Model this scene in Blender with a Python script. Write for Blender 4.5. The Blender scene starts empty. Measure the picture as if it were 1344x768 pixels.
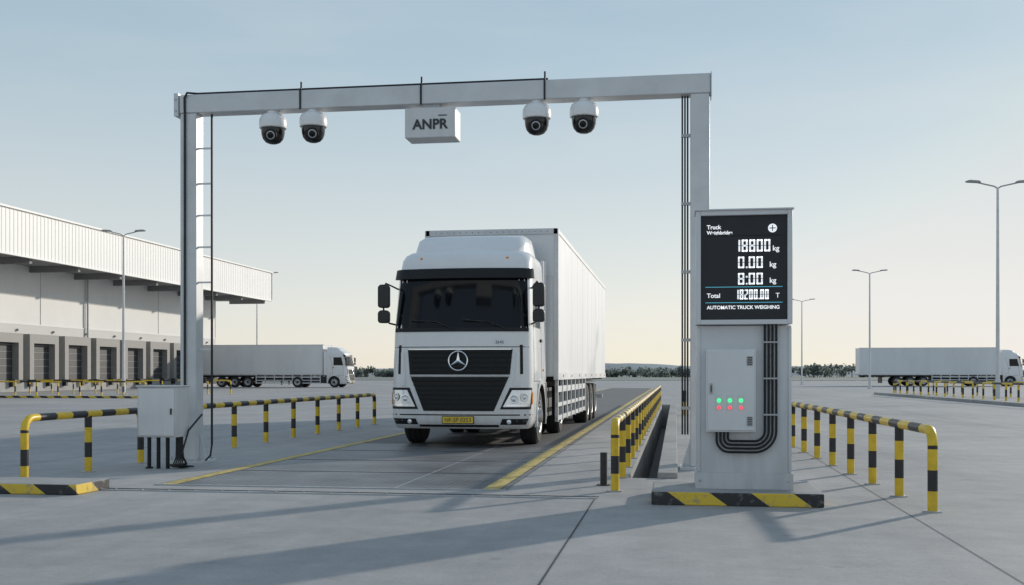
import bpy, math, random, bmesh
from mathutils import Vector, Matrix
random.seed(7)
S = bpy.context.scene
pi = math.pi

# ------------------------------------------------------------------ materials
def mat(name, col, rough=0.5, metal=0.0, var=0.12, scale=3.0, bump=0.0, bscale=60.0, coat=0.0, emit=None, es=0.0, spec=0.5, stretch=None, rvar=0.1, grime=0.0):
    m = bpy.data.materials.new(name); m.use_nodes = True
    N = m.node_tree.nodes; L = m.node_tree.links
    b = N['Principled BSDF']
    tc = N.new('ShaderNodeTexCoord'); mp = N.new('ShaderNodeMapping')
    L.new(tc.outputs['Object'], mp.inputs['Vector'])
    if stretch: mp.inputs['Scale'].default_value = stretch
    n = N.new('ShaderNodeTexNoise'); n.inputs['Scale'].default_value = scale
    n.inputs['Detail'].default_value = 6; n.inputs['Roughness'].default_value = 0.6
    L.new(mp.outputs[0], n.inputs['Vector'])
    r = N.new('ShaderNodeValToRGB')
    r.color_ramp.elements[0].position = 0.3; r.color_ramp.elements[1].position = 0.7
    r.color_ramp.elements[0].color = (*[c*(1-var) for c in col], 1)
    r.color_ramp.elements[1].color = (*[min(1, c*(1+var*0.6)) for c in col], 1)
    L.new(n.outputs['Fac'], r.inputs[0]); out = r.outputs[0]
    if grime:   # road dirt, stronger near the bottom of the object
        sx = N.new('ShaderNodeSeparateXYZ'); L.new(tc.outputs['Object'], sx.inputs[0])
        a = N.new('ShaderNodeMapRange'); a.inputs['From Min'].default_value = 1.3; a.inputs['From Max'].default_value = .3; a.inputs['To Min'].default_value = 0.05; a.inputs['To Max'].default_value = grime
        L.new(sx.outputs[2], a.inputs['Value'])
        mp3 = N.new('ShaderNodeMapping'); mp3.inputs['Scale'].default_value = (5, 5, .7); L.new(tc.outputs['Object'], mp3.inputs[0])
        n3 = N.new('ShaderNodeTexNoise'); n3.inputs['Scale'].default_value = 2; n3.inputs['Detail'].default_value = 8; L.new(mp3.outputs[0], n3.inputs['Vector'])
        q = N.new('ShaderNodeMath'); q.operation = 'MULTIPLY'; L.new(a.outputs[0], q.inputs[0]); L.new(n3.outputs['Fac'], q.inputs[1])
        mx = N.new('ShaderNodeMix'); mx.data_type = 'RGBA'; L.new(q.outputs[0], mx.inputs[0]); L.new(out, mx.inputs[6]); mx.inputs[7].default_value = (.16,.15,.135,1); out = mx.outputs[2]
    L.new(out, b.inputs['Base Color'])
    mr = N.new('ShaderNodeMapRange'); mr.inputs['To Min'].default_value = max(0.02, rough-rvar); mr.inputs['To Max'].default_value = min(1, rough+rvar)
    L.new(n.outputs['Fac'], mr.inputs['Value']); L.new(mr.outputs[0], b.inputs['Roughness'])
    b.inputs['Metallic'].default_value = metal
    b.inputs['Coat Weight'].default_value = coat
    b.inputs['Coat Roughness'].default_value = 0.06
    b.inputs['Specular IOR Level'].default_value = spec
    if bump > 0:
        n2 = N.new('ShaderNodeTexNoise'); n2.inputs['Scale'].default_value = bscale; n2.inputs['Detail'].default_value = 4
        L.new(tc.outputs['Object'], n2.inputs['Vector'])
        bp = N.new('ShaderNodeBump'); bp.inputs['Strength'].default_value = bump; bp.inputs['Distance'].default_value = 0.01
        L.new(n2.outputs['Fac'], bp.inputs['Height']); L.new(bp.outputs[0], b.inputs['Normal'])
    if emit:
        b.inputs['Emission Color'].default_value = (*emit, 1); b.inputs['Emission Strength'].default_value = es
    return m

def concrete_mat(name, lo, hi, streak=0.2, p0=0.42, p1=0.63):
    m = bpy.data.materials.new(name); m.use_nodes = True
    N = m.node_tree.nodes; L = m.node_tree.links; b = N['Principled BSDF']
    tc = N.new('ShaderNodeTexCoord')
    def noise(sc, det, vec=None, rg=0.6):
        n = N.new('ShaderNodeTexNoise'); n.inputs['Scale'].default_value = sc; n.inputs['Detail'].default_value = det
        n.inputs['Roughness'].default_value = rg
        L.new(vec or tc.outputs['Object'], n.inputs['Vector']); return n.outputs['Fac']
    a = noise(0.22, 7); c = noise(2.3, 9, None, 0.75); f = noise(38, 5, None, 0.7)
    mp = N.new('ShaderNodeMapping'); mp.inputs['Scale'].default_value = (2.2, 0.09, 1)
    L.new(tc.outputs['Object'], mp.inputs['Vector'])
    s = noise(1.0, 5, mp.outputs[0])
    mp2 = N.new('ShaderNodeMapping'); mp2.inputs['Scale'].default_value = (0.12, 1.6, 1); mp2.inputs['Rotation'].default_value = (0,0,0.15)
    L.new(tc.outputs['Object'], mp2.inputs['Vector'])
    s2 = noise(1.0, 5, mp2.outputs[0])
    def math_(op, x, y):
        q = N.new('ShaderNodeMath'); q.operation = op
        for i, v in enumerate((x, y)):
            if isinstance(v, (int, float)): q.inputs[i].default_value = v
            else: L.new(v, q.inputs[i])
        return q.outputs[0]
    t = math_('ADD', math_('MULTIPLY', a, 0.36), math_('MULTIPLY', c, 0.30))
    t = math_('ADD', t, math_('MULTIPLY', f, 0.20))
    t = math_('ADD', t, math_('MULTIPLY', s, streak*0.7)); t = math_('ADD', t, math_('MULTIPLY', s2, streak*0.4))
    r = N.new('ShaderNodeValToRGB'); r.color_ramp.elements[0].position = p0; r.color_ramp.elements[1].position = p1
    r.color_ramp.elements[0].color = (*lo, 1); r.color_ramp.elements[1].color = (*hi, 1)
    L.new(t, r.inputs[0])
    v = N.new('ShaderNodeTexVoronoi'); v.inputs['Scale'].default_value = 1.3; v.inputs['Randomness'].default_value = 1
    L.new(tc.outputs['Object'], v.inputs['Vector'])
    sp = N.new('ShaderNodeMapRange'); sp.inputs['From Min'].default_value = 0.02; sp.inputs['From Max'].default_value = 0.08
    sp.inputs['To Min'].default_value = 0.80; sp.inputs['To Max'].default_value = 1.0
    L.new(v.outputs['Distance'], sp.inputs['Value'])
    mx = N.new('ShaderNodeMix'); mx.data_type = 'RGBA'; mx.blend_type = 'MULTIPLY'; mx.inputs[0].default_value = 1
    L.new(r.outputs[0], mx.inputs[6]); L.new(sp.outputs[0], mx.inputs[7])
    L.new(mx.outputs[2], b.inputs['Base Color'])
    mr = N.new('ShaderNodeMapRange'); mr.inputs['To Min'].default_value = 0.6; mr.inputs['To Max'].default_value = 0.9
    L.new(a, mr.inputs['Value']); L.new(mr.outputs[0], b.inputs['Roughness'])
    b.inputs['Specular IOR Level'].default_value = 0.3
    bp = N.new('ShaderNodeBump'); bp.inputs['Strength'].default_value = 0.35; bp.inputs['Distance'].default_value = 0.01
    h = math_('ADD', math_('MULTIPLY', f, 0.6), c)
    L.new(h, bp.inputs['Height']); L.new(bp.outputs[0], b.inputs['Normal'])
    return m

def hazard_mat(name, period=0.78, slope=1.4):
    m = bpy.data.materials.new(name); m.use_nodes = True
    N = m.node_tree.nodes; L = m.node_tree.links; b = N['Principled BSDF']
    tc = N.new('ShaderNodeTexCoord'); sx = N.new('ShaderNodeSeparateXYZ'); L.new(tc.outputs['Object'], sx.inputs[0])
    def M(op, x, y=0.0):
        q = N.new('ShaderNodeMath'); q.operation = op
        for i, v in enumerate((x, y)):
            if isinstance(v, (int, float)): q.inputs[i].default_value = v
            else: L.new(v, q.inputs[i])
        return q.outputs[0]
    t = M('ADD', M('ADD', sx.outputs[0], M('MULTIPLY', sx.outputs[2], slope)), sx.outputs[1])
    st = M('GREATER_THAN', M('FRACT', M('DIVIDE', M('ADD', t, 100.0), period)), 0.5)
    n = N.new('ShaderNodeTexNoise'); n.inputs['Scale'].default_value = 14; n.inputs['Detail'].default_value = 8; L.new(tc.outputs['Object'], n.inputs['Vector'])
    mx = N.new('ShaderNodeMix'); mx.data_type = 'RGBA'; L.new(st, mx.inputs[0])
    mx.inputs[6].default_value = (0.03, 0.03, 0.032, 1); mx.inputs[7].default_value = (0.75, 0.52, 0.05, 1)
    wr = N.new('ShaderNodeMapRange'); wr.inputs['From Min'].default_value = 0.56; wr.inputs['From Max'].default_value = 0.70; wr.inputs['To Max'].default_value = 0.7
    L.new(n.outputs['Fac'], wr.inputs['Value'])
    m2 = N.new('ShaderNodeMix'); m2.data_type = 'RGBA'; L.new(wr.outputs[0], m2.inputs[0]); L.new(mx.outputs[2], m2.inputs[6]); m2.inputs[7].default_value = (0.25, 0.24, 0.22, 1)
    L.new(m2.outputs[2], b.inputs['Base Color']); b.inputs['Roughness'].default_value = 0.6
    return m

def plate_mat(name):
    m = mat(name, (0.21, 0.213, 0.22), 0.5, 0.15, 0.42, 1.2)
    N = m.node_tree.nodes; L = m.node_tree.links; b = N['Principled BSDF']
    tc = N.new('ShaderNodeTexCoord')
    v = N.new('ShaderNodeTexVoronoi'); v.inputs['Scale'].default_value = 11; v.inputs['Randomness'].default_value = 0.0
    mp = N.new('ShaderNodeMapping'); mp.inputs['Rotation'].default_value = (0, 0, pi/4); L.new(tc.outputs['Object'], mp.inputs[0]); L.new(mp.outputs[0], v.inputs['Vector'])
    mr = N.new('ShaderNodeMapRange'); mr.inputs['From Min'].default_value = 0.15; mr.inputs['From Max'].default_value = 0.35; mr.inputs['To Min'].default_value = 1; mr.inputs['To Max'].default_value = 0
    L.new(v.outputs['Distance'], mr.inputs['Value'])
    bp = N.new('ShaderNodeBump'); bp.inputs['Strength'].default_value = 1.0; bp.inputs['Distance'].default_value = 0.01
    L.new(mr.outputs[0], bp.inputs['Height']); L.new(bp.outputs[0], b.inputs['Normal'])
    return m

def leaf_mat(name, col):
    m = mat(name, col, 0.9, 0.0, 0.45, 0.12, spec=0.1)
    N = m.node_tree.nodes; L = m.node_tree.links; b = N['Principled BSDF']
    tr_ = N.new('ShaderNodeBsdfTranslucent'); tr_.inputs['Color'].default_value = (*[c*1.5 for c in col], 1)
    ms = N.new('ShaderNodeMixShader'); ms.inputs[0].default_value = .5
    L.new(b.outputs[0], ms.inputs[1]); L.new(tr_.outputs[0], ms.inputs[2]); L.new(ms.outputs[0], N['Material Output'].inputs['Surface'])
    return m

CONC = concrete_mat('concrete_ground', (0.265, 0.262, 0.262), (0.46, 0.448, 0.435))
CONC2 = concrete_mat('concrete_kerb', (0.30, 0.297, 0.29), (0.50, 0.49, 0.475), 0.1)
ASPH = concrete_mat('asphalt', (0.085, 0.086, 0.089), (0.17, 0.168, 0.168), 0.5)
PLATE = plate_mat('tread_plate')
JOINT = mat('joint_sealant', (0.06, 0.06, 0.06), 0.8)
YLINE = mat('road_paint_yellow', (0.60, 0.46, 0.15), 0.7, var=0.45, scale=7)
GRASS = mat('hazy_grass', (0.24, 0.255, 0.225), 0.95, var=0.25, scale=0.02)  # pale grey-green: distance haze is mixed into the grass colour
LEAF = leaf_mat('foliage', (0.17, 0.195, 0.18))  # leaf colour paled to imitate haze over the far trees
HILL = mat('hazy_hill', (0.34, 0.38, 0.40), 0.95, var=0.2, scale=0.01)  # haze painted in: pale blue base colour, no real atmosphere
BARK = mat('bark', (0.12, 0.1, 0.08), 0.9)
GALV = mat('painted_steel_grey', (0.66, 0.67, 0.68), 0.42, 0.15, 0.14, 2.0, bump=0.05)
GALVD = mat('galvanised_steel', (0.45, 0.46, 0.47), 0.45, 0.4, 0.2, 5.0)
KPAINT = mat('powder_coat_grey', (0.70, 0.705, 0.715), 0.45, 0.0, 0.08, 1.5, bump=0.04, bscale=200, grime=.5)
KPAINT2 = mat('cabinet_paint', (0.76, 0.765, 0.77), 0.42, 0.0, 0.06, 2.0, grime=.25)
BLACK = mat('black_rubber', (0.018, 0.018, 0.02), 0.55, 0.0, 0.3, 6)
BLKPL = mat('black_plastic', (0.02, 0.021, 0.023), 0.4, 0.0, 0.3, 6)
DKGREY = mat('dark_trim', (0.014, 0.015, 0.017), 0.45, 0.0, 0.25, 4, spec=.3)
GRILLEM = mat('grille_slat', (0.010, 0.011, 0.013), 0.42, 0.0, 0.2, 4, spec=.25)
WHITE = mat('white_truck_paint', (0.83, 0.83, 0.83), 0.32, 0.0, 0.04, 1.5, coat=0.5, grime=.5)
TRAIL = mat('trailer_white_panel', (0.80, 0.80, 0.80), 0.42, 0.0, 0.07, 0.8, stretch=(1, 1, 0.3), grime=.3)
GLASS = mat('dark_glass', (0.006, 0.007, 0.009), 0.06, 0.0, 0.2, 2, rvar=0.02, spec=0.28)
CHROME = mat('chrome', (0.9, 0.9, 0.92), 0.2, 1.0, 0.05, 4)
RIM = mat('wheel_rim', (0.5, 0.51, 0.52), 0.4, 0.5, 0.25, 8)
TYRE = mat('tyre_rubber', (0.025, 0.025, 0.027), 0.8, 0.0, 0.35, 10)
CHAS = mat('chassis_black', (0.03, 0.03, 0.033), 0.6, 0.0, 0.3, 4)
LAMPG = mat('headlamp_lens', (0.78, 0.8, 0.84), 0.15, 0.5, 0.1, 10, coat=1.0)
AMBER = mat('amber_lens', (0.8, 0.28, 0.02), 0.2)
YEL = mat('yellow_paint', (0.80, 0.53, 0.03), 0.42, 0.0, 0.2, 8)
BLKP = mat('black_paint', (0.025, 0.025, 0.028), 0.45, 0.0, 0.3, 8)
PLTY = mat('number_plate_yellow', (0.8, 0.55, 0.05), 0.4)
HAZ = hazard_mat('hazard_stripes')
WALL = mat('warehouse_panel', (0.74, 0.735, 0.715), 0.6, 0.0, 0.08, 0.3)
WALL2 = mat('warehouse_plinth_panel', (0.60, 0.595, 0.58), 0.65, 0.0, 0.1, 0.3)
FASC = mat('fascia_cladding', (0.84, 0.825, 0.80), 0.5, 0.0, 0.06, 0.3)
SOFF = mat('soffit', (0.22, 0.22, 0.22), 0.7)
SHEL = mat('dock_shelter_frame', (0.31, 0.30, 0.285), 0.6)
DOOR = mat('dock_door', (0.05, 0.052, 0.056), 0.5)
CAMW = mat('camera_white', (0.84, 0.84, 0.84), 0.3, coat=0.3, var=0.04)
CAMB = mat('camera_dome_black', (0.012, 0.012, 0.014), 0.12, var=0.1)
SCRN = mat('screen_face', (0.022, 0.026, 0.032), 0.3, var=0.2, scale=2, spec=.3)
LEDW = mat('display_white_led', (0.8, 0.8, 0.8), 0.5, emit=(0.92, 0.96, 1.0), es=0.65)
LEDC = mat('display_cyan_line', (0.1, 0.4, 0.5), 0.5, emit=(0.1, 0.45, 0.6), es=0.5)
LEDG = mat('led_green', (0.0, 0.6, 0.1), 0.4, emit=(0.05, 1.0, 0.25), es=1.6)
LEDR = mat('led_red', (0.7, 0.0, 0.02), 0.4, emit=(1.0, 0.05, 0.08), es=1.6)
TXTD = mat('dark_lettering', (0.04, 0.045, 0.05), 0.5)
LAMPH = mat('lamp_head', (0.35, 0.36, 0.37), 0.5, 0.3)

# ------------------------------------------------------------------ mesh builder
class MB:
    def __init__(s): s.v = []; s.f = []; s.m = []; s.mats = []
    def mi(s, m):
        if m not in s.mats: s.mats.append(m)
        return s.mats.index(m)
    def face(s, idx, m): s.f.append(tuple(idx)); s.m.append(s.mi(m))
    def add(s, pts): k = len(s.v); s.v.extend([tuple(p) for p in pts]); return k
    def box(s, x0, x1, y0, y1, z0, z1, m, top=None):
        k = s.add([(x0,y0,z0),(x1,y0,z0),(x1,y1,z0),(x0,y1,z0),(x0,y0,z1),(x1,y0,z1),(x1,y1,z1),(x0,y1,z1)])
        for i, q in enumerate([(3,2,1,0),(4,5,6,7),(0,1,5,4),(1,2,6,5),(2,3,7,6),(3,0,4,7)]):
            s.face([k+j for j in q], top if (top and i == 1) else m)
    def prism(s, pts2, axis, a0, a1, m):
        def mk(p, a):
            return (a, p[0], p[1]) if axis == 'x' else ((p[0], a, p[1]) if axis == 'y' else (p[0], p[1], a))
        n = len(pts2); k = s.add([mk(p, a0) for p in pts2] + [mk(p, a1) for p in pts2])
        s.face(range(k, k+n), m); s.face([k+n+i for i in reversed(range(n))], m)
        for i in range(n): j = (i+1) % n; s.face([k+i, k+j, k+n+j, k+n+i], m)
    def quad(s, pts, m): k = s.add(pts); s.face(range(k, k+len(pts)), m)
    def tube(s, path, r, m, n=10, m2=None, seg=None, cap=True, r2=None, phase=0.0):
        path = [Vector(p) for p in path]
        pts = [path[0]]; tot = phase; marks = []
        for a, b in zip(path[:-1], path[1:]):
            Ld = (b-a).length
            if Ld < 1e-6: continue
            if seg:
                nx = (math.floor(tot/seg+1e-6)+1)*seg
                while nx < tot+Ld-1e-4:
                    pts.append(a+(b-a)*((nx-tot)/Ld)); marks.append(math.floor((nx-seg*0.5)/seg)); nx += seg
            pts.append(b); tot += Ld; marks.append(math.floor((tot-1e-4)/seg) if seg else 0)
        d = (pts[1]-pts[0]).normalized()
        up = Vector((0,0,1)) if abs(d.z) < 0.9 else Vector((1,0,0))
        x = d.cross(up).normalized(); rings = []
        for i, p in enumerate(pts):
            if i == 0: t = (pts[1]-pts[0]).normalized()
            elif i == len(pts)-1: t = (pts[-1]-pts[-2]).normalized()
            else: t = ((pts[i+1]-p).normalized()+(p-pts[i-1]).normalized()).normalized()
            x = (x - t*x.dot(t)).normalized(); y = t.cross(x)
            rr = r if r2 is None else r+(r2-r)*i/(len(pts)-1)
            rings.append(s.add([p+(x*math.cos(2*pi*j/n)+y*math.sin(2*pi*j/n))*rr for j in range(n)]))
        for i in range(len(rings)-1):
            mm = m2 if (m2 and marks[i] % 2) else m
            for j in range(n):
                q = (j+1) % n; s.face([rings[i]+j, rings[i]+q, rings[i+1]+q, rings[i+1]+j], mm)
        if cap:
            s.face([rings[0]+j for j in reversed(range(n))], m); s.face([rings[-1]+j for j in range(n)], m)
    def lathe(s, c, axis, prof, n=24):
        a = Vector(axis).normalized(); up = Vector((0,0,1)) if abs(a.z) < 0.9 else Vector((1,0,0))
        x = a.cross(up).normalized(); y = a.cross(x); c = Vector(c); rings = []
        for (r, h, _) in prof:
            rings.append(s.add([c+a*h+(x*math.cos(2*pi*j/n)+y*math.sin(2*pi*j/n))*max(r, 1e-4) for j in range(n)]))
        for i in range(len(rings)-1):
            for j in range(n):
                q = (j+1) % n; s.face([rings[i]+j, rings[i]+q, rings[i+1]+q, rings[i+1]+j], prof[i+1][2])
        s.face([rings[0]+j for j in reversed(range(n))], prof[0][2]); s.face([rings[-1]+j for j in range(n)], prof[-1][2])
    def grid(s, rows, m, closed=False):
        w = len(rows[0]); k = s.add([p for r in rows for p in r])
        for i in range(len(rows)-1):
            for j in range(w-1 if not closed else w):
                q = (j+1) % w; s.face([k+i*w+j, k+i*w+q, k+(i+1)*w+q, k+(i+1)*w+j], m)
        return k
    def obj(s, name, parent=None, bevel=0.0, ang=35, smooth=True, loc=None, segs=2):
        me = bpy.data.meshes.new(name); me.from_pydata(s.v, [], s.f)
        for m in s.mats: me.materials.append(m)
        me.polygons.foreach_set('material_index', s.m)
        bm = bmesh.new(); bm.from_mesh(me); bmesh.ops.recalc_face_normals(bm, faces=bm.faces); bm.to_mesh(me); bm.free()
        if smooth:
            me.polygons.foreach_set('use_smooth', [True]*len(me.polygons)); me.set_sharp_from_angle(angle=math.radians(ang))
        me.update()
        o = bpy.data.objects.new(name, me); S.collection.objects.link(o)
        if parent: o.parent = parent
        if loc: o.location = loc
        if bevel:
            b = o.modifiers.new('bevel', 'BEVEL'); b.width = bevel; b.segments = segs; b.limit_method = 'ANGLE'; b.angle_limit = math.radians(40)
        return o

def empty(name, loc=(0,0,0), rz=0.0):
    e = bpy.data.objects.new(name, None); e.location = loc; e.rotation_euler = (0,0,rz); e.empty_display_size = 0.3
    S.collection.objects.link(e); return e

def text(name, body, size, loc, m, parent, align='LEFT', ext=0.002, rot=(pi/2,0,0), bold=0.0, sp=1.0):
    c = bpy.data.curves.new(name, 'FONT'); c.body = body; c.size = size; c.extrude = ext; c.align_x = align; c.offset = bold
    c.space_character = sp
    c.materials.append(m)
    o = bpy.data.objects.new(name, c); o.location = loc; o.rotation_euler = rot; S.collection.objects.link(o)
    if parent: o.parent = parent
    return o

# ------------------------------------------------------------------ ground
g = MB()
xs = [-2500, -0.56, -0.22, 2500]; ys = [-300, 12.9, 44, 4500]
k = g.add([(x, y, 0) for y in ys for x in xs])
for j in range(3):
    for i in range(3):
        if i == 1 and j == 1: continue
        a = k+j*4+i; g.face([a, a+1, a+5, a+4], CONC)
g.obj('ground', smooth=False)
t = MB()
t.quad([(-.56,12.9,-.9),(-.22,12.9,-.9),(-.22,44,-.9),(-.56,44,-.9)], CHAS)
t.quad([(-.56,12.9,-.9),(-.56,44,-.9),(-.56,44,0),(-.56,12.9,0)], CONC2)
t.quad([(-.22,12.9,-.9),(-.22,44,-.9),(-.22,44,0),(-.22,12.9,0)], CONC2)
t.quad([(-.56,12.9,-.9),(-.22,12.9,-.9),(-.22,12.9,0),(-.56,12.9,0)], CONC2)
t.quad([(-.56,44,-.9),(-.22,44,-.9),(-.22,44,0),(-.56,44,0)], CONC2)
t.obj('drainage_trench', smooth=False)
kb = MB()
for i in range(15):
    kb.box(-.215, .02, 12.9+i*2.0, 12.9+i*2.0+1.985, 0.0, .07, CONC2)
kb.obj('trench_kerb', bevel=.008)

r = MB(); r.quad([(-5.80,18.6,.004),(-1.80,18.6,.004),(-1.80,95,.004),(-5.80,95,.004)], ASPH); r.obj('road', smooth=False)
sp = empty('weighbridge')
p = MB()
p.quad([(-5.80,11.3,.004),(-3.06,11.3,.004),(-3.06,18.58,.004),(-5.80,18.58,.004)], PLATE)
p.quad([(-3.03,11.3,.004),(-1.80,11.3,.004),(-1.80,18.58,.004),(-3.03,18.58,.004)], PLATE)
p.quad([(-3.06,11.3,.003),(-3.03,11.3,.003),(-3.03,18.58,.003),(-3.06,18.58,.003)], GALVD)
p.obj('deck_plates', sp, smooth=False)
p = MB()
p.box(-6.15,-.77,10.66,10.72,0,.012,GALVD); p.box(-6.15,-.77,10.80,10.82,0,.010,JOINT)
p.box(-5.80,-1.80,11.24,11.295,0,.012,GALVD)
for y in (13.1, 14.9, 16.8): p.box(-5.56,-2.08,y,y+.012,.0045,.008,JOINT)
for i in range(18): p.lathe((-5.95+i*.3,10.69,.012),(0,0,1),[(.012,0,GALVD),(.012,.006,GALVD)],6)
p.obj('edge_frame', sp, smooth=False)
p = MB()
p.quad([(-5.75,11.3,.009),(-5.58,11.3,.009),(-5.58,95,.009),(-5.75,95,.009)], YLINE)
p.quad([(-2.06,11.3,.009),(-1.88,11.3,.009),(-1.88,95,.009),(-2.06,95,.009)], YLINE)
p.obj('road_marking', smooth=False)

j = MB()
def sx(x, y0, y1, w=.010): j.quad([(x-w/2,y0,.004),(x+w/2,y0,.004),(x+w/2,y1,.004),(x-w/2,y1,.004)], JOINT)
def sy(y, x0, x1, w=.010): j.quad([(x0,y-w/2,.0045),(x1,y-w/2,.0045),(x1,y+w/2,.0045),(x0,y+w/2,.0045)], JOINT)
sx(-.80,-5,10.6,.013); sx(-.70,12,44); sx(2.05,-5,95,.008)
for x in (-8.9,-14.9,-20.9,7.5,13,18.5,24): sx(x,-5,120)
for y in (16.5,22.5,28.5,34.5,40.5,52,64,80): sy(y,-40,-5.85); sy(y,.03,60)
j.obj('pavement_joints', smooth=False)

gr = MB(); gr.box(-2000,2000,205,2600,0,.06,GRASS); gr.obj('grass_field', smooth=False)
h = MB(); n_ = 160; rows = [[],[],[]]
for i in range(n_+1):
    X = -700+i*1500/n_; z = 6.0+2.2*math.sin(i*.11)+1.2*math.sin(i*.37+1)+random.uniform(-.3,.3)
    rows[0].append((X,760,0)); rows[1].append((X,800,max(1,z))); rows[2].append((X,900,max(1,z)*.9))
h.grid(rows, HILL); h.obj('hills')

# ------------------------------------------------------------------ tree line
tr = MB()
def leafy(cx, cy, h, w):
    tr.tube([(cx,cy,0),(cx+random.uniform(-.2,.2),cy,h*.6)], .15, BARK, 5)
    for c in range(8):
        bx = cx+random.gauss(0, w*.34); by = cy+random.gauss(0, w*.3); bz = h*random.uniform(.15, .8); br = w*random.uniform(.2,.36)
        for i in range(14):
            d = Vector((random.gauss(0,1),random.gauss(0,1),random.gauss(0,.7))).normalized()*br*random.uniform(.6,1.1)
            q = Vector((bx,by,bz))+d; sz = random.uniform(.22,.5)
            a = Vector((random.gauss(0,1),random.gauss(0,1),random.gauss(0,1))).normalized()*sz
            b = a.cross(Vector((random.gauss(0,1),random.gauss(0,1),random.gauss(0,1)))).normalized()*sz
            tr.quad([q-a-b*.6,q+a-b,q+a*.8+b,q-a+b*.7], LEAF)
x = -260
while x < 330:
    h = random.uniform(2.8,4.2)+.7*math.sin(x*.03)+.5*math.sin(x*.011+1)
    leafy(x, 400+random.uniform(-20,20), h, 3.6); x += random.uniform(1.1,2.3)
tr.obj('tree_line', smooth=False)

# ------------------------------------------------------------------ warehouse
wh = empty('warehouse', (0,0,0))
w = MB()
w.box(-95,-46,30,102,0,9.0,WALL)
for y in [30+i*6 for i in range(13)]:
    w.box(-46,-45.97,y-.04,y+.04,4.86,8.9,WALL2)
w.box(-46,-45.9,30,102,0,.9,CONC2)
w.box(-46,-45.96,30,102,.9,4.75,WALL2); w.box(-46,-45.94,30,102,4.75,4.85,WALL); w.box(-46,-45.975,30,102,6.8,6.84,WALL2)
w.obj('walls', wh, smooth=False)
w = MB()
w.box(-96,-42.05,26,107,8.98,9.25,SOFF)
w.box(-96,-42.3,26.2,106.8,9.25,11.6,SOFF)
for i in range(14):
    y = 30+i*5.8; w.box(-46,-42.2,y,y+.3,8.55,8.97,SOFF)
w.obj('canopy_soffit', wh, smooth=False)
w = MB()
y = 26.0; pts = []
while y < 107:
    pts += [(-42.0,y),(-42.0,y+.24),(-41.98,y+.29),(-41.98,y+.36)]; y += .42
rows = [[(px,py,8.95) for px,py in pts],[(px,py,11.85) for px,py in pts]]
w.grid(rows, FASC)
w.box(-96,-41.9,107,107.12,8.95,11.85,FASC)
w.box(-42.1,-41.86,25.9,107.15,11.85,11.97,FASC); w.box(-42.1,-41.88,25.9,107.15,8.86,8.95,FASC)
w.obj('fascia', wh, smooth=False)
w = MB(); cy = 31.9
while cy < 101:
    a, b = cy-1.8, cy+1.8
    w.box(-46,-45.35,a,a+.5,.85,4.1,SHEL); w.box(-46,-45.35,b-.5,b,.85,4.1,SHEL); w.box(-46,-45.35,a+.5,b-.5,3.45,4.1,SHEL)
    w.box(-46,-45.85,a+.5,b-.5,.85,3.45,DOOR)
    for q in range(5): w.box(-45.85,-45.83,a+.5,b-.5,1.3+q*.5,1.33+q*.5,SHEL)
    w.box(-46,-45.6,a+.55,a+.8,.35,.85,BLACK); w.box(-46,-45.6,b-.8,b-.55,.35,.85,BLACK)
    w.box(-45.96,-45.8,cy+1.95,cy+2.1,4.3,4.45,LAMPH)
    cy += 4.4
w.obj('dock_doors', wh, smooth=False)
w = MB()
for y in (56,78.0,95.5): w.tube([(-45.8,y,.5),(-45.8,y,8.9)], .08, GALVD, 8)
w.obj('downpipes', wh)

# ------------------------------------------------------------------ street lamps
def lamp(X, Y, H, arm=1.35, rz=0.15):
    e = empty('street_lamp', (X,Y,0), rz)
    m = MB(); m.tube([(0,0,0),(0,0,1.0)], .12, GALV, 10); m.tube([(0,0,1.0),(0,0,H-.25)], .09, GALV, 10, r2=.055)
    m.box(-.2,.2,-.2,.2,0,.03,GALVD)
    m.obj('pole', e)
    m = MB()
    for s in (-1, 1):
        m.tube([(0,0,H-.3),(s*.15,0,H-.2),(s*arm*.6,0,H-.06),(s*(arm-.3),0,H-.01)], .035, GALVD, 8)
        m.prism([(s*(arm-.5),H-.04),(s*(arm-.42),H+.05),(s*arm,H+.08),(s*(arm+.14),H+.05),(s*(arm+.1),H-.01)], 'y', -.14, .14, LAMPH)
    m.obj('lamp_heads', e, bevel=.01)
lamp(14.5, 51.4, 10.0, 1.3)
lamp(16.2, 93.7, 10.0, 1.35)
lamp(14.6, 128.7, 10.0, 1.4)
lamp(-33.4, 60.9, 10.0, 1.2, .15)
lamp(-44.8, 109.9, 12.2, 2.2, .1)

# ------------------------------------------------------------------ railings
def railing(path_xy, posts, H=.74, r=.045, seg=.34, pseg=.19, n=12):
    (x0,y0),(x1,y1) = path_xy
    a = Vector((x0,y0,0)); b = Vector((x1,y1,0)); d = (b-a).normalized(); R = .14
    m = MB(); path = []
    def arc(base, sgn):
        return [base + d*sgn*(R*(1-math.cos(q))) + Vector((0,0,H-R+R*math.sin(q))) for q in [i*pi/2/6 for i in range(7)]]
    path += arc(a, 1); path += list(reversed(arc(b, -1)))
    m.tube(path, r, YEL, n, BLKP, seg)
    for i in range(posts):
        q = a+(b-a)*(i/(posts-1)); end = i in (0, posts-1)
        top = H-R if end else H-r*.5
        m.tube([q, q+Vector((0,0,top))], r, YEL, n, BLKP, pseg, phase=.0)
        m.lathe(q, (0,0,1), [(r*1.9,.0,GALVD),(r*1.9,.012,GALVD)], n)
    return m.obj('safety_railing')
railing(((-.64,11.4),(-.64,44.4)), 23)
railing(((2.30,10.13),(1.97,18.7)), 8, seg=.40)
railing(((-7.42,11.3),(-7.42,14.0)), 3)
railing(((-7.38,15.7),(-7.38,25.6)), 8)
railing(((-27.4,52.2),(-41,52.2)), 12, H=.85, n=6, seg=1.2, pseg=.3)
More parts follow.
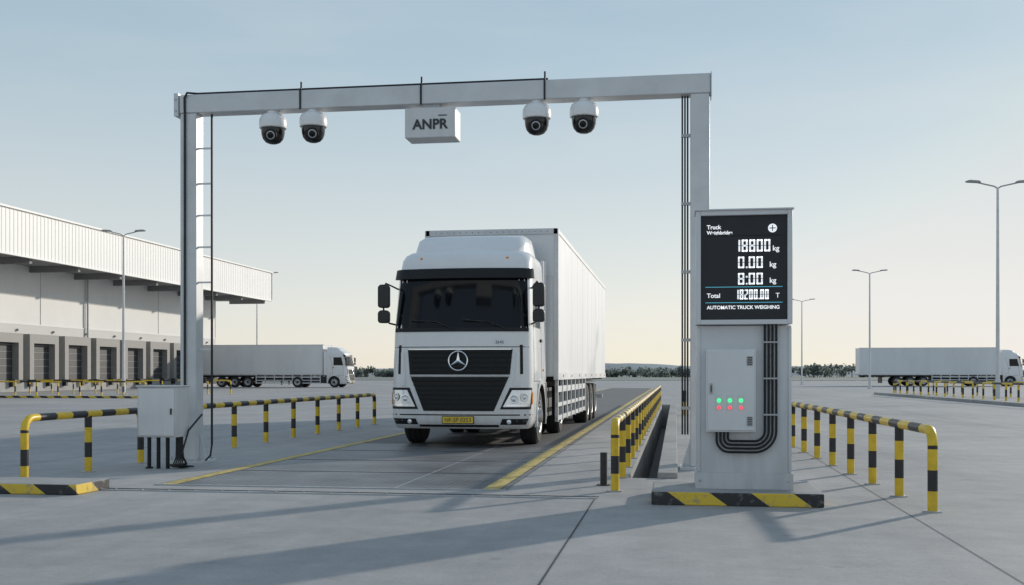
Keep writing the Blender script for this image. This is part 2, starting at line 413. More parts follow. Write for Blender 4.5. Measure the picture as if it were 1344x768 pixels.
railing(((-27.4,63),(-41,63)), 10, H=.85, n=6, seg=1.2, pseg=.3)
railing(((13.9,41.5),(12.6,65)), 18, H=.85, n=6, seg=1.2, pseg=.3)
railing(((19.4,41.5),(12.9,66)), 18, H=.85, n=6, seg=1.2, pseg=.3)
m = MB(); m.box(-42,-27,51.2,51.8,0,.12,HAZ,CONC2); m.obj('traffic_island_kerb', bevel=.01)
m = MB(); m.prism([(13.2,40),(22,40),(13,68),(12.0,68)], 'z', 0, .13, CONC2); m.obj('traffic_island', bevel=.01)

m = MB(); m.box(-8.6,-6.11,10.18,10.85,0,.11,HAZ,CONC2); m.obj('barrier_kerb', bevel=.012)
m = MB(); m.tube([(-.80,12.0,0),(-.80,12.0,.37)], .04, BLKP, 12); m.lathe((-.80,12.0,0),(0,0,1),[(.08,0,BLKP),(.08,.012,BLKP)],12); m.obj('bollard')
m = MB(); m.tube([(.25,33,0),(.25,33,.75)], .07, YEL, 10, BLKP, .4); m.obj('bollard')

# ------------------------------------------------------------------ gantry
gt = empty('gantry', (0,0,0))
m = MB()
YG0, YG1 = 14.22, 14.46
m.box(-6.94,-6.70,YG0,YG1,.03,4.94,GALV)
m.box(.19,.44,YG0,YG1,.03,4.94,GALV)
m.box(-6.95,.45,YG0-.01,YG1+.01,4.94,5.20,GALV)
m.obj('frame', gt, bevel=.012)
m = MB()
for X in (-6.82, .315):
    m.box(X-.26,X+.26,YG0-.14,YG1+.14,0,.03,GALV)
    for s in (-1,1):
        m.prism([(X+s*.122,.03),(X+s*.24,.03),(X+s*.122,.40)], 'y', 14.33, 14.345, GALV)
    for dx in (-.2,.2):
        for dy in (-.2,.2): m.lathe((X+dx,14.34+dy,.03),(0,0,1),[(.022,0,GALVD),(.022,.03,GALVD),(.012,.03,GALVD),(.012,.06,GALVD)],6)
m.box(-7.02,-6.955,YG0-.03,YG1+.03,4.9,5.22,GALV)
m.box(.452,.466,YG0-.03,YG1+.03,4.90,5.21,GALV)
for z in (4.97,5.13): m.lathe((-6.99,YG0-.03,z),(0,-1,0),[(.014,0,GALVD),(.014,.01,GALVD)],6)
m.obj('base_plates', gt)
m = MB()
m.tube([(-6.86,YG0-.02,.55),(-6.86,YG0-.02,4.9),(-6.86,YG0-.03,5.15),(-6.82,YG0-.03,5.22),(-6.7,14.28,5.225),(-1.7,14.28,5.225)], .016, BLACK, 6)
m.tube([(-6.50,14.30,.25),(-6.50,14.30,4.93)], .016, BLACK, 6)
m.tube([(-6.50,14.30,.25),(-6.5,14.25,.1),(-6.55,14.2,.03)], .013, BLACK, 6)
for z in (1.6,2.55,3.05,3.5,3.95,4.45): m.box(-6.70,-6.49,14.29,14.31,z-.012,z+.012,GALV)
for X in (.085,.12,.155): m.tube([(X,14.3,.45),(X,14.3,4.93)], .013, BLACK, 6)
for z in (.8,1.7,2.6,3.5,4.4): m.box(.07,.19,14.27,14.31,z-.02,z+.02,GALVD)
for X in (-5.16,-3.44,-1.74):
    m.tube([(X,YG0-.015,4.93),(X,YG0-.02,5.2),(X,14.25,5.24),(X,14.25,5.32)], .014, BLACK, 6)
m.obj('cables', gt)
def domecam(X, a):
    e = empty('dome_camera', (X,14.32,4.94))
    m = MB()
    m.lathe((0,0,0),(0,0,-1),[(.085,0,CAMW),(.085,.03,CAMW),(.12,.04,CAMW),(.165,.07,CAMW),(.19,.12,CAMW),(.195,.20,CAMW),(.19,.235,CAMW),(.175,.245,CAMW),(.165,.245,CAMB),(.165,.27,CAMB),(.16,.33,CAMB),(.14,.39,CAMB),(.10,.435,CAMB),(.05,.455,CAMB),(.0,.46,CAMB)],28)
    m.obj('housing', e, ang=30)
    m = MB(); d = Vector((a,-1,-.35)).normalized()
    m.lathe(Vector((0,0,-.31))+d*.10, d, [(.085,0,BLKPL),(.085,.06,BLKPL),(.07,.07,DKGREY),(.06,.065,GLASS),(.045,.07,GALVD),(.04,.068,GLASS),(.02,.078,GLASS),(.0,.08,GLASS)], 24)
    m.obj('lens', e)
for X, a in ((-5.60,.15),(-5.01,.25),(-1.86,.05),(-1.22,.0)): domecam(X, a)
e = empty('plate_camera_sign', (-3.31,14.2,4.5))
m = MB(); m.box(-.35,.35,-.02,.36,-.03,.38,KPAINT2); m.obj('housing', e, bevel=.012)
m = MB(); m.box(-.12,.12,.05,.25,.38,.44,GALVD); m.box(-.2,.2,.1,.2,.381,.40,GALVD); m.obj('mount', e)
text('label', 'ANPR', .185, (-.235,-.024,.09), TXTD, e, bold=.006, sp=1.02)
m = MB(); m.box(.12,.24,-.024,-.02,.26,.275,TXTD); m.obj('tag', e, smooth=False)

e = empty('junction_cabinet', (-6.72,13.1,0))
m = MB(); m.box(-.27,.27,0,.38,.42,1.08,KPAINT); m.box(-.25,.25,-.018,0,.44,1.06,KPAINT2); m.box(-.285,.285,-.025,.40,1.08,1.10,KPAINT); m.obj('box', e, bevel=.008)
m = MB()
m.box(.2,.22,-.03,-.018,.72,.80,BLKPL)
for X in (-.18,-.05,.08): m.tube([(X,.15,0),(X,.15,.42)], .026, DKGREY, 10)
m.lathe((-.18,.15,0),(0,0,1),[(.05,0,DKGREY),(.05,.02,DKGREY)],10)
for i in range(5): m.tube([(.18+.02*i,.2,.42),(.18+.02*i,.2,.3),(.2+.025*i,.15,.15),(.17+.03*i,.12,.05),(.25+.03*i,.3,.02)], .012, BLACK, 6)
m.tube([(.3,.3,.02),(.28,.15,.02),(.2,.05,.04),(.12,.12,.05),(.14,.25,.04),(.25,.3,.05),(.32,.2,.06),(.3,.1,.2),(.3,.3,.5),(.35,.6,.7)], .014, BLACK, 6)
m.obj('conduits', e)

# ------------------------------------------------------------------ weighing kiosk
ko = empty('weighing_terminal', (0,0,0))
m = MB()
m.prism([(-.23,10.27),(1.37,10.27),(1.37,11.5),(-.10,11.5),(-.23,11.2)], 'z', 0, .13, HAZ)
m.mats.append(CONC2); m.m[1] = 1; m.m[0] = 1
m.obj('plinth', ko, bevel=.012)
m = MB()
m.box(.205,1.105,10.60,11.15,.28,1.72,KPAINT); m.box(.19,1.12,10.57,11.18,.13,.29,KPAINT)
m.box(.205,.235,10.585,10.60,.30,1.70,KPAINT); m.box(1.075,1.105,10.585,10.60,.30,1.70,KPAINT)
for X in (.235,1.075): m.lathe((X,10.57,.21),(0,-1,0),[(.012,0,GALVD),(.012,.006,GALVD)],6)
m.obj('pedestal', ko, bevel=.008)
m = MB()
m.box(.195,1.10,10.58,10.88,1.73,2.83,KPAINT)
m.box(.195,.24,10.50,10.58,1.73,2.83,KPAINT); m.box(1.06,1.105,10.50,10.58,1.73,2.83,KPAINT)
m.box(.24,1.06,10.50,10.58,1.73,1.775,KPAINT); m.box(.24,1.06,10.50,10.58,2.785,2.83,KPAINT)
m.box(.18,1.12,10.48,10.90,2.83,2.845,KPAINT)
m.obj('display_housing', ko, bevel=.005)
m = MB(); m.box(.24,1.06,10.545,10.56,1.775,2.785,SCRN); m.obj('screen', ko, smooth=False)
def ux(u): return .241+(u-920)*.00724
def vz(v): return 1.25+(491-v)*.00737
SEG = {'0':'abcdef','1':'bc','2':'abged','3':'abgcd','4':'fgbc','5':'afgcd','6':'afgedc','7':'abc','8':'abcdefg','9':'abcdfg'}
def digits(mb, s, x, z, hgt, adv):
    w_ = adv*.80; t = hgt*.14
    for ch in s:
        if ch in '.:':
            mb.box(x, x+t, 10.540,10.544, z, z+t, LEDW)
            if ch == ':': mb.box(x, x+t, 10.540,10.544, z+hgt*.6, z+hgt*.6+t, LEDW)
            x += adv*.36; continue
        g_ = t*.18
        R = {'a':(g_,w_-g_,hgt-t,hgt),'d':(g_,w_-g_,0,t),'g':(t,w_-t,hgt/2-t/2,hgt/2+t/2),
             'f':(0,t,hgt/2+g_,hgt-g_),'b':(w_-t,w_,hgt/2+g_,hgt-g_),'e':(0,t,g_,hgt/2-g_),'c':(w_-t,w_,g_,hgt/2-g_)}
        for q in SEG[ch]:
            a,b,c,d = R[q]; mb.box(x+a,x+b,10.540,10.544,z+c,z+d,LEDW)
        x += adv
m = MB()
digits(m, '18800', ux(964), vz(330.5), .118, .071)
digits(m, '0.00', ux(969), vz(352), .112, .074)
digits(m, '8:00', ux(969), vz(373.5), .112, .074)
digits(m, '18200.00', ux(965), vz(393), .095, .0445)
for v in (309.5, 377.0, 397.5): m.box(ux(926),ux(1027),10.541,10.544,vz(v),vz(v)+.006, LEDC if v > 310 else DKGREY)
m.obj('digits', ko, smooth=False)
ty = 10.543
text('header', 'Truck', .055, (ux(928),ty,vz(300)), LEDW, ko, ext=.001, bold=.0015)
text('header_2', 'Weighbridge', .047, (ux(928),ty,vz(307)), LEDW, ko, ext=.001, bold=.0015)
text('unit_1', 'kg', .07, (ux(1014),ty,vz(329.5)), LEDW, ko, ext=.001, bold=.001)
text('unit_2', 'kg', .07, (ux(1010),ty,vz(350.5)), LEDW, ko, ext=.001, bold=.001)
text('unit_3', 'kg', .07, (ux(1010),ty,vz(371.5)), LEDW, ko, ext=.001, bold=.001)
text('total', 'Total', .06, (ux(928),ty,vz(390.5)), LEDW, ko, ext=.001, bold=.001)
text('unit_4', 'T', .065, (ux(1018),ty,vz(391)), LEDW, ko, ext=.001)
text('footer', 'AUTOMATIC TRUCK WEIGHING', .047, (ux(928),ty,vz(405.5)), LEDW, ko, ext=.001, bold=.0012)
m = MB()
m.lathe((ux(1014),10.545,vz(300)),(0,-1,0),[(.042,0,LEDW),(.042,.004,LEDW)],20)
m.box(ux(1014)-.03,ux(1014)+.03,10.538,10.540,vz(300)-.004,vz(300)+.004,SCRN); m.box(ux(1014)-.004,ux(1014)+.004,10.537,10.5385,vz(300)-.03,vz(300)+.03,SCRN)
m.obj('logo', ko, smooth=False)
m = MB(); m.box(.29,.76,10.49,10.60,.69,1.49,KPAINT2); m.box(.305,.745,10.478,10.49,.705,1.475,KPAINT2); m.obj('control_box', ko, bevel=.006)
m = MB()
for (zx, zz) in ((.675,1.33),(.675,.75)):
    m.box(zx,zx+.055,10.472,10.478,zz,zz+.09,GALVD)
    for i in range(5): m.box(zx+.005,zx+.05,10.469,10.472,zz+.008+i*.017,zz+.016+i*.017,CHAS)
m.box(.325,.35,10.465,10.478,1.06,1.16,GALVD); m.box(.333,.342,10.455,10.465,1.08,1.14,CHAS)
for i, X in enumerate((.412,.515,.62)):
    m.box(X-.03,X+.03,10.474,10.478,.905,1.045,GALV)
    m.lathe((X,10.474,.995),(0,-1,0),[(.018,0,LEDG),(.016,.012,LEDG),(.0,.02,LEDG)],12)
    m.lathe((X,10.474,.925),(0,-1,0),[(.015,0,LEDR),(.013,.012,LEDR),(.0,.018,LEDR)],12)
m.obj('controls', ko)
m = MB()
for i in range(4):
    X = .85+i*.036; R = .10+i*.036; zc = .70
    path = [(X,10.555,1.73),(X,10.555,zc)]
    path += [(X-R+R*math.cos(q),10.555,zc-R*math.sin(q)) for q in [k_*pi/2/8 for k_ in range(1,9)]]
    zb = zc-R; xl = .50-i*.036; r_ = .03+i*.03
    path += [(xl+r_,10.555,zb)] + [(xl+r_-r_*math.sin(q),10.555,zb+r_-r_*math.cos(q)) for q in [k_*pi/2/6 for k_ in range(1,7)]]
    path += [(xl,10.555,.69)]
    m.tube(path, .0115, DKGREY, 8)
for z in (1.55,1.2,.85): m.box(.835,.975,10.538,10.585,z,z+.015,GALVD)
m.obj('conduits', ko)

# ------------------------------------------------------------------ truck
def build_truck():
    T = empty('box_truck', (-3.60,17.5,0))
    tab = [(.33,1.14,.10,.22),(.38,1.18,.03,.26),(.46,1.21,.0,.28),(.64,1.22,.0,.30),(.95,1.22,.02,.30),(1.08,1.215,.035,.29),
           (1.40,1.21,.055,.28),(1.70,1.20,.07,.27),(1.95,1.195,.09,.26),(2.02,1.19,.10,.25),(2.85,1.165,.30,.24),(3.05,1.15,.36,.24),
           (3.22,1.14,.44,.25),(3.32,1.11,.54,.27),(3.38,1.05,.66,.28),(3.41,.97,.80,.28)]
    def prof(z):
        if z <= tab[0][0]: return tab[0][1:]
        for a, b in zip(tab[:-1], tab[1:]):
            if z <= b[0]:
                t = (z-a[0])/(b[0]-a[0]); return tuple(a[i]+(b[i]-a[i])*t for i in (1,2,3))
        return tab[-1][1:]
    B = .09
    def P(u, z, off=0.0):
        w, yf, r = prof(z); s = 1 if u >= 0 else -1; a = abs(u); c = w-r
        if a < c: x, y, nx, ny = a, yf+B*(a/c)**2, .1*a/c, -1
        elif a < c+pi*r/2:
            th = (a-c)/r; x = c+r*math.sin(th); y = yf+B+r*(1-math.cos(th)); nx, ny = math.sin(th), -math.cos(th)
        else: x = w; y = yf+B+r+(a-c-pi*r/2); nx, ny = 1, 0
        return (s*(x+nx*off), y+ny*off, z)
    def uside(y, z):
        w, yf, r = prof(z); return (w-r)+pi*r/2+(y-yf-B-r)
    def section(z, yr):
        w, yf, r = prof(z); c = w-r; e = uside(yr, z)
        us = [c*i/8 for i in range(9)]+[c+pi*r/2*i/8 for i in range(1,9)]
        e0 = c+pi*r/2; us += [e0+(e-e0)*i/4 for i in range(1,5)]
        return [P(-q, z) for q in reversed(us[1:])]+[P(q, z) for q in us]
    def patch(mb, b, t, off, m, nu=12, nz=4, depth=.02):
        rows = []
        for i in range(nz+1):
            f = i/nz; z = b[2]+(t[2]-b[2])*f; u0 = b[0]+(t[0]-b[0])*f; u1 = b[1]+(t[1]-b[1])*f
            rows.append([P(u0+(u1-u0)*j/nu, z, off) for j in range(nu+1)])
        mb.grid(rows, m)
        per = [(b[0]+(b[1]-b[0])*j/nu, b[2]) for j in range(nu+1)]
        for i in range(1,nz+1):
            f = i/nz; per.append((b[1]+(t[1]-b[1])*f, b[2]+(t[2]-b[2])*f))
        per += [(t[1]+(t[0]-t[1])*j/nu, t[2]) for j in range(1,nu+1)]
        for i in range(1,nz): f = i/nz; per.append((t[0]+(b[0]-t[0])*f, t[2]+(b[2]-t[2])*f))
        mb.grid([[P(u,z,off) for u,z in per],[P(u,z,off-depth) for u,z in per]], m, closed=True)
    m = MB()
    zs = [.33,.36,.40,.46,.55,.64,.8,.95,1.08]
    rows = [section(z, .86) for z in zs]; m.grid(rows, WHITE); m.quad(rows[0], WHITE)
    m.grid([[r_[0],r_[-1]] for r_ in rows], CHAS)
    zs = [1.08,1.2,1.4,1.7,1.95,2.02,2.2,2.4,2.6,2.85,3.05,3.14,3.22,3.28,3.32,3.355,3.38,3.41]
    rows = [section(z, 2.15) for z in zs]; m.grid(rows, WHITE); m.quad(rows[-1], WHITE)
    m.grid([[r_[0],r_[-1]] for r_ in rows], WHITE); m.quad(rows[0], CHAS)
    m.obj('cab', T, ang=50)
    m = MB()
    hr = []
    for (y, hw, zt) in ((.88,.90,3.42),(1.02,.95,3.56),(1.2,.98,3.68),(1.5,1.0,3.74),(2.15,1.0,3.75)):
        sec = [(-hw-.04,y,3.36),(-hw,y,3.40+(zt-3.40)*.5),(-hw+.03,y,zt-.05 if zt > 3.5 else zt),(-hw+.12,y,zt)]+[(-hw+.12+(2*hw-.24)*i/4,y,zt+.01) for i in range(1,4)]+[(hw-.12,y,zt),(hw-.03,y,zt-.05 if zt > 3.5 else zt),(hw,y,3.40+(zt-3.40)*.5),(hw+.04,y,3.36)]
        hr.append(sec)
    m.grid(hr, WHITE); m.quad(hr[-1], WHITE); m.quad(hr[0], WHITE)
    for s in (-1, 1):
        m.prism([(s*1.12,2.15),(s*1.17,2.15),(s*1.19,2.45),(s*1.15,2.45)], 'z', 1.15, 3.35, WHITE)
    m.obj('roof_deflector', T, ang=45)
    m = MB()
    patch(m, (-1.18,1.18,1.99), (-1.12,1.12,2.90), .006, GLASS, 24, 6)
    for s in (-1, 1):
        y0, y1 = .62, 1.50
        b = [s*uside(y0-.05,2.08), s*uside(y1,2.08)]; t_ = [s*uside(y0+.12,2.78), s*uside(y1,2.78)]
        patch(m, (b[0],b[1],2.06), (t_[0],t_[1],2.80), .006, GLASS, 6, 4)
    m.obj('windows', T)
    m = MB()
    patch(m, (-1.18,1.18,1.965), (-1.18,1.18,2.03), .012, DKGREY, 24, 1)
    patch(m, (-1.22,1.22,2.88), (-1.19,1.19,3.05), .075, DKGREY, 28, 3, .10)
    patch(m, (-.86,.86,1.24), (-.90,.90,1.67), .006, DKGREY, 16, 3)
    patch(m, (-.60,.60,.63), (-.84,.84,1.20), .006, DKGREY, 16, 4)
    patch(m, (-.85,.85,1.206), (-.85,.85,1.228), .03, GALVD, 16, 1, .03)
    for s in (-1, 1):
        patch(m, (s*.70,s*1.26,.66), (s*.86,s*1.30,1.02), .006, DKGREY, 10, 4)
        patch(m, (s*.70,s*1.14,.40), (s*.74,s*1.20,.50), .004, DKGREY, 10, 2)
        patch(m, (s*1.03,s*1.08,1.25), (s*1.02,s*1.07,1.74), .006, DKGREY, 2, 4)
        patch(m, (s*.93,s*1.02,1.05), (s*.97,s*1.02,1.62), .012, WHITE, 2, 4)
    patch(m, (-1.35,1.35,.555), (-1.35,1.35,.575), .003, DKGREY, 24, 1)
    patch(m, (-.68,.68,.36), (-.68,.68,.40), .003, DKGREY, 12, 1)
    patch(m, (-1.2,1.2,1.70), (-1.2,1.2,1.712), .003, DKGREY, 24, 1)
    for s in (-1, 1):
        for y in (.60, 1.62):
            u = uside(y, 2.0); patch(m, (s*u,s*(u+.014),1.12), (s*u,s*(u+.014),2.95), .003, DKGREY, 1, 8)
        u0, u1 = uside(.60,1.8), uside(1.63,1.8); patch(m, (s*u0,s*u1,1.12), (s*u0,s*u1,1.132), .003, DKGREY, 3, 1)
        u = uside(1.42,1.85); patch(m, (s*u,s*(u+.16),1.82), (s*u,s*(u+.16),1.87), .03, DKGREY, 2, 1, .03)
    m.obj('trim', T, ang=40)
    m = MB()
    for i in range(5):
        z = 1.275+i*.083; w_ = .83+.04*(i/4); patch(m, (-w_,w_,z), (-w_-.005,w_+.005,z+.040), .035, GRILLEM, 16, 1, .03)
    for i in range(7):
        z = .665+i*.078; w_ = .59+.22*(i/6); patch(m, (-w_,w_,z), (-w_-.01,w_+.01,z+.032), .035, GRILLEM, 16, 1, .03)
    patch(m, (-.88,.88,1.658), (-.885,.885,1.670), .045, CHROME, 16, 1, .03)
    m.obj('grille', T, ang=40)
    m = MB(); zc = 1.47
    cy_ = P(0,zc,0)[1]-.06
    ring = [(.16*math.cos(2*pi*i/32), cy_, zc+.16*math.sin(2*pi*i/32)) for i in range(33)]
    m.tube(ring, .014, CHROME, 8, cap=False)
    for a in (90, 210, 330):
        ar = math.radians(a); d = Vector((math.cos(ar),0,math.sin(ar))); n = Vector((-math.sin(ar),0,math.cos(ar))); c = Vector((0,cy_,zc))
        k = m.add([c+d*.16, c+n*.030, c-n*.030, c+Vector((0,-.02,0)), c+Vector((0,.01,0)), c-d*.02])
        m.face([k,k+1,k+3],CHROME); m.face([k,k+3,k+2],CHROME); m.face([k,k+4,k+1],CHROME); m.face([k,k+2,k+4],CHROME)
    m.tube([(0,cy_,zc),(0,cy_+.05,zc)], .02, DKGREY, 8)
    m.obj('emblem', T, ang=20)
    m = MB()
    for s in (-1, 1):
        patch(m, (s*.75,s*1.22,.70), (s*.90,s*1.26,.98), .014, LAMPG, 10, 4)
        patch(m, (s*.80,s*1.18,.715), (s*.815,s*1.18,.735), .02, CHROME, 8, 1, .01)
        for (uu, zz, rr) in ((.93,.83,.075),(1.10,.86,.07)):
            p0 = Vector(P(s*uu,zz,.012)); d = (Vector(P(s*uu,zz,.1))-Vector(P(s*uu,zz,0))).normalized()
            m.lathe(p0, d, [(rr,0,DKGREY),(rr,.012,DKGREY),(rr*.82,.014,CHROME),(rr*.6,.008,LAMPG),(rr*.3,.016,LAMPG),(0,.02,LAMPG)], 20)
        patch(m, (s*1.27,s*1.31,.74), (s*1.28,s*1.32,.94), .016, AMBER, 2, 2)
        p0 = Vector(P(s*.85,.45,.006)); m.lathe(p0,(0,-1,0),[(.04,0,CHROME),(.036,.01,LAMPG),(0,.016,LAMPG)],16)
        u = uside(1.72,1.3); patch(m, (s*u,s*(u+.10),1.3), (s*u,s*(u+.10),1.34), .012, AMBER, 2, 1, .012)
        m.lathe(P(s*.75,3.24,.0),(0,-.7,.7),[(.03,0,AMBER),(.0,.03,AMBER)],8)
    m.obj('lamps', T)
    m = MB()
    for (u0,u1,z1) in ((-.10,-.85,2.07),(.78,.05,2.07)):
        m.tube([P(u0,2.01,.02),P(u0*.6+u1*.4,2.13,.035),P(u1,2.16,.035)], .012, BLKPL, 6)
        m.tube([P(u0+(u1-u0)*.25,2.07,.022),P(u1*1.05,2.19,.022)], .008, BLKPL, 5)
    for s in (-1, 1):
        m.tube([P(s*1.28,2.72,0),(s*1.30,.22,2.80),(s*1.34,.20,2.74),(s*1.34,.20,2.2),(s*1.26,.30,2.12),P(s*1.30,2.10,0)], .016, BLKPL, 8)
    m.obj('wipers', T)
    m = MB()
    for s in (-1, 1):
        X = s*1.335
        for z0, z1 in ((2.38,2.78),(2.12,2.34)):
            m.prism([(X-.10,z0+.03),(X-.07,z0),(X+.07,z0),(X+.10,z0+.03),(X+.10,z1-.04),(X+.06,z1),(X-.06,z1),(X-.10,z1-.04)], 'y', .15, .27, BLKPL)
    m.obj('mirrors', T, bevel=.02)
    m = MB(); yb = P(0,.5,0)[1]; m.box(-.27,.27,yb-.02,yb+.02,.42,.545,DKGREY); m.box(-.26,.26,yb-.026,yb-.02,.43,.535,PLTY); m.obj('number_plate', T)
    text('plate_text', 'NF-SP 0253', .095, (0,yb-.028,.45), TXTD, T, 'CENTER', .001)
    text('model_text', '2645', .075, (.62,P(.62,1.62,0)[1]-.05,1.76), DKGREY, T, 'LEFT', .002)
    def wheel(mb, x, y, s, wd=.30, R=.50, front=False):
        pr = [(.24,-wd/2,CHAS),(R-.05,-wd/2,TYRE),(R-.01,-wd/2+.03,TYRE),(R,-wd/2+.07,TYRE),(R,-.055,TYRE),(R-.012,-.05,TYRE),(R-.012,-.04,TYRE),(R,-.035,TYRE),(R,.035,TYRE),(R-.012,.04,TYRE),(R-.012,.05,TYRE),(R,.055,TYRE),(R,wd/2-.07,TYRE),(R-.01,wd/2-.03,TYRE),(R-.05,wd/2,TYRE),
              (.31,wd/2+.004,TYRE),(.30,wd/2-.01,TYRE),(.295,wd/2+.01,RIM),(.27,wd/2+.0,RIM),(.26,wd/2-.10 if not front else wd/2-.05,RIM),(.15,wd/2-.12 if not front else wd/2-.02,RIM),(.13,wd/2-.10 if not front else wd/2+.0,RIM),(.11,wd/2-.02 if not front else wd/2+.05,RIM),(.0,wd/2-.01 if not front else wd/2+.06,CHAS)]
        mb.lathe((x,y,R), (s,0,0), pr, 36)
        off = wd/2-.11 if not front else wd/2-.035
        for i in range(10):
            a = 2*pi*i/10; mb.lathe((x+s*off, y+.2*math.cos(a), R+.2*math.sin(a)), (s,0,0), [(.018,0,CHAS),(.018,.035,RIM),(.0,.045,RIM)], 6)
    m = MB()
    for s in (-1, 1):
        wheel(m, s*1.04, 1.42, s, .30, .50, True)
        wheel(m, s*1.04, 5.0, s); wheel(m, s*.70, 5.0, s)
    m.tube([(-.95,1.42,.45),(.95,1.42,.45)], .06, CHAS, 8)
    m.obj('wheels', T, ang=30)
    m = MB()
    for s in (-1, 1):
        arc = [i*pi/12 for i in range(-1,14)]
        for (r0,r1,xa,xb,mt) in ((.58,.66,1.19,1.235,WHITE),(.56,.58,.85,1.235,CHAS)):
            rws = [[(s*xa,1.42-math.cos(a)*r0,.5+math.sin(a)*r0),(s*xb,1.42-math.cos(a)*r0,.5+math.sin(a)*r0),(s*xb,1.42-math.cos(a)*r1,.5+math.sin(a)*r1),(s*xa,1.42-math.cos(a)*r1,.5+math.sin(a)*r1)] for a in arc]
            m.grid(rws, mt, closed=True)
        m.box(*sorted((s*1.05,s*1.19)),.86,.90,.45,.95,WHITE)
        m.prism([(.84,1.075),(.84,.80),(.90,.93),(1.0,1.05),(1.03,1.075)], 'x', s*1.17, s*1.212, WHITE)
        m.prism([(2.14,1.075),(2.14,.45),(2.05,.45),(2.02,.75),(1.92,.95),(1.78,1.075)], 'x', s*1.17, s*1.212, WHITE)
    m.obj('wheel_arches', T)
    m = MB()
    for s in (-1, 1):
        m.box(*sorted((s*.36,s*.44)),.6,6.0,.72,1.0,CHAS)
        m.box(*sorted((s*.62,s*1.12)),2.35,3.95,.42,.98,CHAS)
        m.box(*sorted((s*.85,s*1.22)),2.15,2.30,.40,1.1,CHAS)
    m.box(-.36,.36,1.0,2.3,.55,1.05,CHAS); m.box(-1.0,1.0,2.2,2.30,1.0,2.4,CHAS)
    m.box(-.6,.6,4.5,5.5,1.0,1.15,CHAS)
    m.obj('chassis', T, bevel=.01)
    ox = .12; ya, yb2 = 2.55, 16.3
    m = MB()
    m.box(ox-1.27,ox+1.27,ya,yb2,1.20,3.98,TRAIL)
    m.obj('trailer_box', T, bevel=.02)
    m = MB()
    for s in (-1, 1):
        m.box(*sorted((ox+s*1.265,ox+s*1.285)),ya-.01,yb2+.01,3.92,4.0,TRAIL); m.box(*sorted((ox+s*1.265,ox+s*1.285)),ya-.01,yb2+.01,1.14,1.28,GALV)
        m.box(*sorted((ox+s*1.20,ox+s*1.29)),ya-.02,ya+.08,1.14,4.0,GALV)
        for i in range(1,10):
            y = ya+i*(yb2-ya)/10; m.box(*sorted((ox+s*1.269,ox+s*1.2715)),y-.006,y+.006,1.28,3.92,TRAIL)
        for i in range(8):
            y = ya+.9+i*1.75; m.box(*sorted((ox+s*1.285,ox+s*1.292)),y,y+.09,1.19,1.24,AMBER)
    m.box(ox-1.27,ox+1.27,ya-.02,ya+.05,3.90,4.005,GALV); m.box(ox-1.2,ox+1.2,ya-.012,ya-.002,3.1,3.86,TRAIL)
    for i in range(21): m.lathe((ox-1.2+i*.12,ya-.02,3.952),(0,-1,0),[(.014,0,GALVD),(.0,.012,GALVD)],6)
    m.obj('trailer_frame', T)
    m = MB()
    for s in (-1, 1):
        m.box(*sorted((ox+s*.40,ox+s*.52)),4.2,yb2-.2,.95,1.19,CHAS)
    for i in range(24): m.box(ox-1.2,ox+1.2,ya+.3+i*.56,ya+.36+i*.56,1.10,1.19,CHAS)
    for y in (9.9,11.2,12.5): m.tube([(ox-1,y,.5),(ox+1,y,.5)], .07, CHAS, 8)
    m.box(ox-1.15,ox+1.15,14.0,14.03,.3,.95,BLACK); m.box(ox-1.2,ox+1.2,yb2-.25,yb2-.1,.5,.62,GALV)
    for s in (-1,1): m.box(*sorted((ox+s*.9,ox+s*1.02)),6.6,6.72,.25,1.1,CHAS)
    for s in (-1,1): m.box(*sorted((ox+s*.9,ox+s*1.2)),9.1,13.3,1.03,1.07,CHAS)
    m.box(ox-.75,ox+.75,2.9,4.0,.55,.95,CHAS); m.box(ox-.75,ox+.75,6.0,9.0,.55,.95,CHAS)
    m.obj('trailer_chassis', T)
    m = MB()
    for s in (-1, 1):
        for y in (9.9,11.2,12.5): wheel(m, ox+s*1.06, y, s, .36)
    m.obj('trailer_wheels', T, ang=30)
    m = MB()
    for s in (-1, 1):
        X0, X1 = sorted((ox+s*1.215,ox+s*1.245))
        m.box(X0,X1,2.75,9.1,.90,1.02,GALV); m.box(X0,X1,2.75,9.1,.62,.70,GALV); m.box(X0,X1,2.75,9.1,.36,.45,GALV)
        for i in range(8):
            y = 2.75+i*.895
            m.box(*sorted((ox+s*1.20,ox+s*1.26)),y,y+.085,.34,1.14,GALV)
    m.obj('side_guards', T)
    return T
T = build_truck()
def dup(T, loc, rz):
    e = empty('box_truck', loc, rz)
    for c in list(T.children):
        o = c.copy(); S.collection.objects.link(o); o.parent = e
    return e
dup(T, (-29.9,96.5,0), pi/2)
dup(T, (35.3,117.0,0), pi/2)

# ------------------------------------------------------------------ world, sun, camera
EL = math.radians(16.5); AZ = math.atan2(.60, .80)
W = bpy.data.worlds.new('World'); S.world = W; W.use_nodes = True
N = W.node_tree.nodes; L = W.node_tree.links
bg = N['Background']; bg.inputs['Strength'].default_value = 0.115
sk = N.new('ShaderNodeTexSky'); sk.sky_type = 'NISHITA'; sk.sun_disc = False; sk.sun_elevation = EL; sk.sun_rotation = AZ
sk.air_density = 1.0; sk.dust_density = 0.6; sk.ozone_density = 1.2; sk.altitude = 50
tc = N.new('ShaderNodeTexCoord')
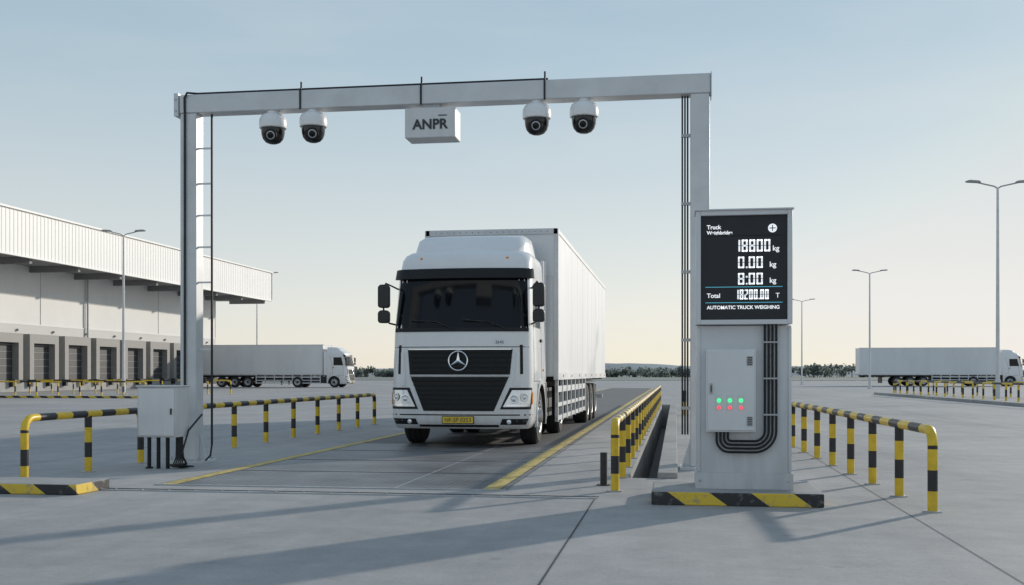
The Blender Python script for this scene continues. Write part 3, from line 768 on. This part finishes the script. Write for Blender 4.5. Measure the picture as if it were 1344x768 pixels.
# thin haze veil over the clear sky
sep = N.new('ShaderNodeSeparateXYZ'); L.new(tc.outputs['Generated'], sep.inputs[0])
hz = N.new('ShaderNodeValToRGB'); cr = hz.color_ramp
cr.elements[0].position = 0.0; cr.elements[0].color = (.82,.775,.705,1)
cr.elements[1].position = 1.0; cr.elements[1].color = (.29,.38,.49,1)
for p_, c_ in ((.06,(.77,.765,.735)),(.16,(.62,.68,.70)),(.28,(.44,.565,.64)),(.45,(.34,.47,.59))):
    q = cr.elements.new(p_); q.color = (*c_,1)
L.new(sep.outputs[2], hz.inputs[0])
sc = N.new('ShaderNodeVectorMath'); sc.operation = 'SCALE'; sc.inputs['Scale'].default_value = 9.2; L.new(hz.outputs[0], sc.inputs[0])
mn = N.new('ShaderNodeVectorMath'); mn.operation = 'MINIMUM'; L.new(sk.outputs[0], mn.inputs[0]); mn.inputs[1].default_value = (9.2,8.7,8.2)
mh = N.new('ShaderNodeMix'); mh.data_type = 'RGBA'; mh.inputs[0].default_value = .80
L.new(mn.outputs[0], mh.inputs[6]); L.new(sc.outputs[0], mh.inputs[7])
mp = N.new('ShaderNodeMapping'); mp.inputs['Scale'].default_value = (1.0,1.0,5.0); mp.inputs['Rotation'].default_value = (0.15,0.1,0.4)
nz = N.new('ShaderNodeTexNoise'); nz.inputs['Scale'].default_value = 2.2; nz.inputs['Detail'].default_value = 7; nz.inputs['Roughness'].default_value = .55
L.new(tc.outputs['Generated'], mp.inputs[0]); L.new(mp.outputs[0], nz.inputs['Vector'])
mr = N.new('ShaderNodeMapRange'); mr.inputs['From Min'].default_value = .50; mr.inputs['From Max'].default_value = .80; mr.inputs['To Min'].default_value = 0; mr.inputs['To Max'].default_value = .22
L.new(nz.outputs['Fac'], mr.inputs['Value'])
mx = N.new('ShaderNodeMix'); mx.data_type = 'RGBA'; L.new(mr.outputs[0], mx.inputs[0]); L.new(mh.outputs[2], mx.inputs[6]); mx.inputs[7].default_value = (7.2,7.0,6.8,1)
L.new(mx.outputs[2], bg.inputs['Color'])
sd = bpy.data.lights.new('sun', 'SUN'); sd.energy = 3.0; sd.angle = math.radians(1.2); sd.color = (1.0,.92,.81)
so = bpy.data.objects.new('sun', sd); S.collection.objects.link(so)
dirv = Vector((math.sin(AZ)*math.cos(EL), math.cos(AZ)*math.cos(EL), math.sin(EL)))
so.rotation_euler = dirv.to_track_quat('Z','Y').to_euler(); so.location = dirv*60

cd = bpy.data.cameras.new('camera'); cam = bpy.data.objects.new('camera', cd); S.collection.objects.link(cam)
cd.sensor_width = 36; cd.lens = 1400/1344*36; cd.clip_end = 6000; cd.clip_start = .1
cd.shift_y = (491-384)/1344
cam.location = (0,0,1.25); cam.rotation_euler = (pi/2, 0, math.radians(8.73))
S.camera = cam
S.view_settings.view_transform = 'Standard'; S.view_settings.look = 'None'; S.view_settings.exposure = 0
